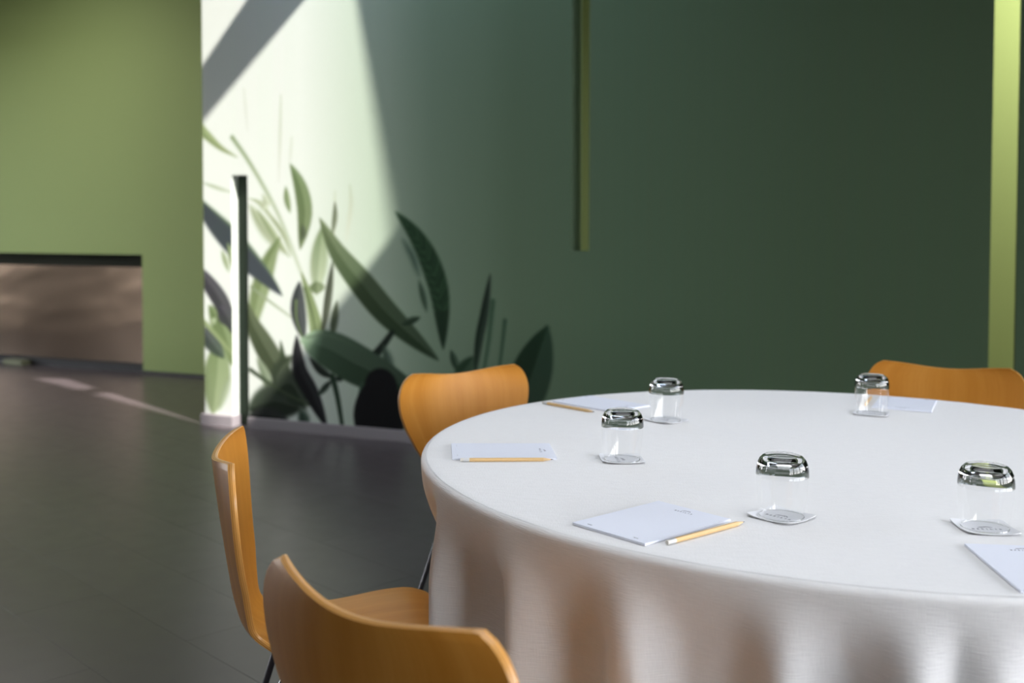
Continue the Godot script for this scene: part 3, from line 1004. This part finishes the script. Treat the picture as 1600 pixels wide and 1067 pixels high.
func _shell_point(u: float, v: float, total: float, side: float) -> Vector3:
	var s := v * total
	var x := _half(v * 0.80) * u
	s += 0.013 * 0.5 * (1.0 + cos(PI * u)) * pow(maxf(0.0, 1.0 - v / 0.22), 2.0)
	s -= 0.018 * u * u * pow(maxf(0.0, (v - 0.86) / 0.14), 2.0)
	var c := _centre(s)
	var p: Vector2 = c[0]
	var n: Vector2 = c[1]
	var back := smoothstep(0.58, 0.30, v)
	var seat := smoothstep(0.5, 0.7, v)
	var bow := lerpf(0.032, 0.042, smoothstep(0.30, 0.0, v)) * back * smoothstep(0.0, 0.25, 1.0 - v) * u * u + 0.010 * (1.0 - back) * (1.0 - seat) * u * u - 0.012 * seat * pow(absf(u), 3.0)
	p += n * (bow + side)
	return Vector3(x, p.y, p.x)

func _chair(called: String, label: String) -> Node3D:
	var c := thing(called, label, "chair", "bent plywood chairs round the table")
	if shell_line.is_empty():
		for i in SHELL.size() - 1:
			for j in 8:
				var q := []
				for k in [i - 1, i, i + 1, i + 2]:
					var e: Array = SHELL[clampi(k, 0, SHELL.size() - 1)]
					q.append(Vector2(e[0], e[1]))
				shell_line.append(q[1].cubic_interpolate(q[2], q[0], q[3], j / 8.0))
		shell_line.append(Vector2(SHELL[-1][0], SHELL[-1][1]))
		shell_at.append(0.0)
		for i in range(1, shell_line.size()):
			shell_at.append(shell_at[-1] + shell_line[i].distance_to(shell_line[i - 1]))
	var total := shell_at[-1]
	var th := 0.0060
	var vs := []
	for i in 81:
		var t := i / 80.0
		vs.append(t * 0.9 + 0.1 * (0.5 - 0.5 * cos(PI * t)) if i > 0 and i < 80 else t)
	for extra in [0.004, 0.010, 0.016, 0.992]:
		vs.append(extra)
	vs.sort()
	var cols := 33
	var faces := {}
	for side in [th, -th]:
		var rows := []
		for v in vs:
			var row := []
			for j in cols:
				row.append(_shell_point(sin(PI / 2.0 * (2.0 * j / (cols - 1) - 1.0)) * 0.35 + 0.65 * (2.0 * j / (cols - 1) - 1.0), v, total, side))
			rows.append(row)
		faces[side] = rows
	var st := begin()
	var uv := []
	for v in vs:
		var row := []
		for j in cols:
			row.append(Vector2(0.08 + 0.84 * j / (cols - 1), v))
		uv.append(row)
	sheet(st, faces[th], Vector3(0, 1, 0.3), uv)
	st.index()
	st.generate_normals()
	var st2 := begin()
	sheet(st2, faces[-th], Vector3(0, -1, -0.3), uv)
	st2.index()
	st2.generate_normals()
	var both := SurfaceTool.new()
	both.append_from(st.commit(), 0, Transform3D.IDENTITY)
	both.append_from(st2.commit(), 0, Transform3D.IDENTITY)
	var shell := put_mesh(c, "shell", both.commit(), M.wood)
	# the layered edge of the plywood, all the way round
	var ring := []
	var last: int = vs.size() - 1
	for j in cols: ring.append(Vector2i(0, j))
	for i in range(1, last + 1): ring.append(Vector2i(i, cols - 1))
	for j in range(cols - 2, -1, -1): ring.append(Vector2i(last, j))
	for i in range(last - 1, -1, -1): ring.append(Vector2i(i, 0))
	var strip := []
	for k in 5:
		var row := []
		for w in ring:
			var a: Vector3 = faces[th][w.x][w.y]
			var b: Vector3 = faces[-th][w.x][w.y]
			var inner: Vector3 = (faces[th][clampi(w.x, 2, last - 2)][clampi(w.y, 2, cols - 3)] + faces[-th][clampi(w.x, 2, last - 2)][clampi(w.y, 2, cols - 3)]) / 2.0
			var out := ((a + b) / 2.0 - inner).normalized()
			row.append(a.lerp(b, k / 4.0) + out * [0.0, 0.0016, 0.002, 0.0016, 0.0][k])
		strip.append(row)
	st = begin()
	var i0: int = cols / 3
	var euv := []
	for i in 5:
		var row := []
		for j in strip[0].size():
			row.append(Vector2(j * 0.05, 0.02 + 0.96 * i / 4.0))
		euv.append(row)
	sheet(st, strip, Vector3(0, 1, 0), euv)
	var edge := put(shell, "plywood_edge", st, M.ply)
	tag(edge, "layered plywood edge")
	# steel legs under the seat
	st = begin()
	lathe(st, PackedVector2Array([Vector2(0, 0.380), Vector2(0.085, 0.380), Vector2(0.09, 0.384), Vector2(0.09, 0.395), Vector2(0.08, 0.4035), Vector2(0, 0.4035)]), 36)
	put(c, "mounting_plate", st, M.mount)
	for s in [[-1.0, 1.0], [1.0, 1.0], [-1.0, -1.0], [1.0, -1.0]]:
		var foot := Vector3(0.205 * s[0], 0.012, 0.165 * s[1] - (0.07 if s[1] < 0.0 else 0.0))
		var knee := Vector3(0.135 * s[0], 0.387, 0.125 * s[1])
		st = begin()
		tube(st, rounded_path([Vector3(0.05 * s[0], 0.389, 0.045 * s[1]), knee, foot], 0.045), 0.0072)
		var leg := put(c, "leg", st, M.chrome)
		st = begin()
		lathe(st, PackedVector2Array([Vector2(0, 0.0), Vector2(0.0095, 0.0), Vector2(0.0105, 0.004), Vector2(0.0105, 0.02), Vector2(0.0085, 0.026), Vector2(0, 0.026)]), 18, Vector3(foot.x, 0, foot.z))
		put(leg, "foot_cap", st, M.rubber)
	return c

func _copy(o: Node3D, label: String) -> Node3D:
	var base := str(o.name)
	var c: Node3D = o.duplicate()
	c.name = numbered(base)
	add_child(c, true)
	c.set_meta("label", label)
	return c

# put a thing so that its z axis looks along the angle (degrees, from +x towards the far side)
func _turned(deg: float) -> Basis:
	var f := Vector3(cos(deg_to_rad(deg)), 0, -sin(deg_to_rad(deg)))
	return Basis(Vector3.UP.cross(f), Vector3.UP, f)

func _chair_place(k: int) -> Transform3D:
	var b := _turned(CHAIRS[k].z)
	return Transform3D(b, V(CHAIRS[k].x, 0, CHAIRS[k].y) + b.z * 0.214)

func _chairs() -> void:
	var c0 := _chair("dining_chair", "orange-brown bent plywood chair in side view at the left edge of the table, seat showing")
	var labels := [
		"",
		"orange-brown bent plywood chair behind the table on the left, in front of the printed leaves",
		"nearest orange-brown bent plywood chair, its dark back turned to the viewer at the bottom edge",
		"orange-brown bent plywood chair behind the table on the right, below the pale green strip",
	]
	for k in CHAIRS.size():
		var c: Node3D = c0 if k == 0 else _copy(c0, labels[k])
		c.transform = _chair_place(k)

# ------------------------------------------------------------------ what lies on the table
func _settings() -> void:
	# glasses, upside down on their coasters
	var st := begin()
	# the thick rounded foot: its hollow from the ceiling down, a thin lower edge, its outside up
	var hollow := PackedVector2Array([Vector2(0.0, 0.0905), Vector2(0.014, 0.0906), Vector2(0.023, 0.0902), Vector2(0.0298, 0.0878), Vector2(0.0358, 0.0820), Vector2(0.0394, 0.0765), Vector2(0.0412, 0.0710), Vector2(0.0418, 0.0665)])
	var outer := PackedVector2Array([Vector2(0.0423, 0.0665), Vector2(0.0424, 0.0700), Vector2(0.0419, 0.0780), Vector2(0.0401, 0.0870), Vector2(0.0368, 0.0940), Vector2(0.0322, 0.0985), Vector2(0.0290, 0.0998), Vector2(0.0268, 0.0999), Vector2(0.0245, 0.0990), Vector2(0.0200, 0.0984), Vector2(0.0, 0.0982)])
	var foot := SurfaceTool.new()
	for part in [hollow, PackedVector2Array([Vector2(0.0418, 0.0665), Vector2(0.0423, 0.0665)]), outer]:
		st = begin()
		lathe(st, part, 96)
		st.index()
		st.generate_normals()
		foot.append_from(st.commit(), 0, Transform3D.IDENTITY)
	var foot_mesh := foot.commit()
	var sides := PackedVector2Array([Vector2(0.0358, 0.0009), Vector2(0.0366, 0.0060), Vector2(0.0386, 0.0240), Vector2(0.0404, 0.0420), Vector2(0.0416, 0.0560), Vector2(0.0421, 0.0665)])
	st = begin()
	lathe(st, sides, 96)
	st.index()
	st.generate_normals()
	var side_mesh := st.commit()
	var rim := begin()
	var bead := PackedVector2Array()
	for k in 11:
		var w := -PI / 2.0 + TAU * k / 10.0
		bead.append(Vector2(0.0358 + 0.0008 * cos(w), 0.0009 + 0.0009 * sin(w)))
	lathe(rim, bead, 96)
	rim.index()
	rim.generate_normals()
	var rim_mesh := rim.commit()
	var coaster_mesh := _coaster_mesh()
	var glasses := [
		[0.440, 1.748, -138.0, "clear tumbler upside down beside the tip of the pencil on the nearest notepad", "white coaster turned like a diamond under the nearest left tumbler, by the pencil tip"],
		[0.222, 2.165, 183.0, "clear tumbler upside down right of the leftmost notepad, its rim square to the view", "white coaster under the tumbler right of the leftmost notepad"],
		[0.375, 2.617, 130.0, "clear tumbler upside down behind the leftmost tumbler, against the dark green wall", "white coaster under the far tumbler that stands against the dark green wall"],
		[0.921, 2.755, 65.0, "clear tumbler upside down with the right-hand far chair seen through it", "white coaster under the tumbler in front of the far right chair"],
		[0.749, 1.696, -92.0, "clear tumbler upside down nearest to the right edge of the photo", "white coaster under the rightmost tumbler, above the cut-off notepad"],
	]
	for g in glasses:
		var co := put_mesh(self, "coaster", coaster_mesh, null)
		co.basis = table_basis() * _turned(g[2])
		co.position = on_table(g[0], g[1], 0.0006)
		tag(co, g[4], "coaster", "paper coasters under the tumblers")
		var o := thing("tumbler", "", "")
		put_mesh(o, "foot", foot_mesh, M.glass)
		put_mesh(o, "side", side_mesh, M.pane)
		put_mesh(o, "rim", rim_mesh, M.glass)
		o.basis = table_basis()
		o.position = on_table(g[0], g[1], 0.0019)
		tag(o, g[3], "glass", "upturned tumblers on the table")
	# notepads: the middle of each, the way its top edge points
	var pads := [
		[-0.019, 2.221, 4.0, "white notepad at the left edge of the table, two staples at its left end"],
		[0.235, 2.845, -46.5, "white notepad on the far left of the table, partly behind two tumblers"],
		[0.223, 1.699, 42.7, "nearest white notepad, lying diagonally at the front edge of the table"],
		[1.064, 2.911, -115.0, "white notepad in front of the far right chair, right of a tumbler"],
		[0.742, 1.487, 86.0, "white notepad cut off by the right edge of the photo"],
	]
	var p0: Node3D
	for k in pads.size():
		var p: Array = pads[k]
		if k == 0:
			p0 = _notepad(p[3])
		var o: Node3D = p0 if k == 0 else _copy(p0, p[3])
		o.basis = table_basis() * _turned(p[2] + 180.0)
		o.position = on_table(p[0], p[1], 0.0008)
	# pencils: the middle of each, the way its point looks
	var pens := [
		[-0.0095, 2.134, 4.5, "natural wood pencil along the near side of the leftmost notepad"],
		[0.145, 2.773, -47.0, "natural wood pencil beside the far left notepad, its tip behind a tumbler"],
		[0.2995, 1.6405, 40.6, "natural wood pencil beside the nearest notepad at the front edge of the table"],
		[0.975, 2.945, -114.0, "natural wood pencil beside the far right notepad, seen through a tumbler"],
	]
	var q0: Node3D
	for k in pens.size():
		var p: Array = pens[k]
		if k == 0:
			q0 = _pencil(p[3])
		var o: Node3D = q0 if k == 0 else _copy(q0, p[3])
		o.basis = table_basis() * _turned(p[2])
		o.position = on_table(p[0], p[1], 0.0009)

func _coaster_mesh() -> Mesh:
	var n := 24
	var h := 0.0425
	var mesh := ArrayMesh.new()
	var rows := {}
	for side in [0.0005, -0.0005]:
		var a := []
		for i in n + 1:
			var row := []
			for j in n + 1:
				var u := 2.0 * j / n - 1.0
				var v := 2.0 * i / n - 1.0
				var r := 1.0 - 0.085 * pow(absf(u * v), 6.0)
				var x := u * h * r
				var z := v * h * r
				var lift := 0.0030 * smoothstep(0.034, 0.058, Vector2(x, z).length()) + 0.0006 * smoothstep(0.6, 1.0, absf(u))
				row.append(Vector3(x, lift + side + 0.0005, z))
			a.append(row)
		rows[side] = a
	var st := begin()
	sheet(st, rows[0.0005], Vector3.UP)
	st.index()
	st.generate_normals()
	st.set_material(M.coaster_print)
	st.commit(mesh)
	st = begin()
	sheet(st, rows[-0.0005], Vector3.DOWN)
	var ring := []
	for k in n: ring.append(Vector2i(0, k))
	for k in n: ring.append(Vector2i(k, n))
	for k in n: ring.append(Vector2i(n, n - k))
	for k in n: ring.append(Vector2i(n - k, 0))
	for k in ring.size():
		var a: Vector2i = ring[k]
		var b: Vector2i = ring[(k + 1) % ring.size()]
		var A: Vector3 = rows[0.0005][a.x][a.y]
		quad(st, A, rows[0.0005][b.x][b.y], rows[-0.0005][b.x][b.y], rows[-0.0005][a.x][a.y], A * Vector3(1, 0, 1))
	st.index()
	st.generate_normals()
	st.set_material(M.coaster_edge)
	st.commit(mesh)
	return mesh

func _notepad(label: String) -> Node3D:
	var t := thing("notepad", label, "notepad", "white notepads set round the table")
	var st := begin()
	var w := 0.148
	var h := 0.21
	box(st, Vector3(0, 0.0016, 0), Vector3(w, 0.0032, h))
	put(t, "sheets", st, M.paper)
	st = begin()
	var y := 0.0036
	quad(st, Vector3(-w / 2, y, -h / 2), Vector3(w / 2, y, -h / 2), Vector3(w / 2, y, h / 2), Vector3(-w / 2, y, h / 2), Vector3.UP)
	for k in 1:
		for s in [-1.0, 1.0]:
			quad(st, Vector3(s * w / 2, 0.0033, -h / 2), Vector3(s * w / 2, 0.0033, h / 2), Vector3(s * w / 2, y, h / 2), Vector3(s * w / 2, y, -h / 2), Vector3(s, 0, 0), Vector2(0, 1), Vector2(0, 1), Vector2(0, 1), Vector2(0, 1))
			quad(st, Vector3(-w / 2, 0.0033, s * h / 2), Vector3(w / 2, 0.0033, s * h / 2), Vector3(w / 2, y, s * h / 2), Vector3(-w / 2, y, s * h / 2), Vector3(0, 0, s), Vector2(0, 1), Vector2(0, 1), Vector2(0, 1), Vector2(0, 1))
	var top := put(t, "top_sheet", st, M.pad_print)
	tag(top, "top sheet with a small grey printed mark")
	for s in [-1.0, 1.0]:
		st = begin()
		box(st, Vector3(s * 0.047, 0.0039, h / 2 - 0.011), Vector3(0.009, 0.0006, 0.0006))
		put(t, "staple", st, M.staple)
	return t

func _ring(z: float, y: float, rad: float, n: int) -> Array:
	var a := []
	for k in n + 1:
		var w := TAU * (k % n) / n
		a.append(Vector3(cos(w) * rad, y + sin(w) * rad, z))
	return a

func _pencil(label: String) -> Node3D:
	var t := thing("pencil", label, "pencil", "natural wood pencils beside the notepads")
	# a six-sided rod along z, point at +z
	var r := 0.0039
	var y := r * 0.866
	var L := 0.0925
	var parts := [["barrel", M.pencil, -L + 0.017, L - 0.020, r, r, false], ["sharpened_tip", M.pencil_tip, L - 0.020, L - 0.005, r * 0.93, 0.0011, true], ["lead", M.lead, L - 0.005, L, 0.0011, 0.0003, true], ["ferrule", M.ferrule, -L + 0.006, -L + 0.018, r * 0.98, r * 0.98, true], ["eraser", M.eraser, -L, -L + 0.006, r * 0.86, r * 0.92, true]]
	for p in parts:
		var a: Array = _ring(p[2], y, p[4], 18 if p[6] else 6)
		var b: Array = _ring(p[3], y, p[5], 18 if p[6] else 6)
		var st := begin()
		var mid := Vector3(0, y, (p[2] + p[3]) / 2.0)
		for k in a.size() - 1:
			var c: Vector3 = (a[k] + a[k + 1] + b[k] + b[k + 1]) / 4.0
			quad(st, a[k], a[k + 1], b[k + 1], b[k], (c - mid) * Vector3(1, 1, 0), Vector2(0.1 + 0.13 * k, 0), Vector2(0.13 + 0.13 * k, 0), Vector2(0.13 + 0.13 * k, 1), Vector2(0.1 + 0.13 * k, 1))
			for e in [[a, -1.0, p[2]], [b, 1.0, p[3]]]:
				var o := Vector3(0, y, e[2])
				if (e[0][k + 1] - o).cross(e[0][k] - o).z * e[1] > 0.0:
					tri(st, o, e[0][k], e[0][k + 1])
				else:
					tri(st, o, e[0][k + 1], e[0][k])
		if p[0] == "ferrule":
			for z in [0.003, 0.0052, 0.0085]:
				for k in 18:
					var w0 := TAU * k / 18
					var w1 := TAU * (k + 1) / 18
					var d0 := Vector3(cos(w0), sin(w0), 0)
					var d1 := Vector3(cos(w1), sin(w1), 0)
					var o := Vector3(0, y, p[2] + z)
					quad(st, o + d0 * r * 1.03, o + d1 * r * 1.03, o + d1 * r * 1.03 + Vector3(0, 0, 0.0006), o + d0 * r * 1.03 + Vector3(0, 0, 0.0006), d0)
		put(t, p[0], st, p[1])
	return t
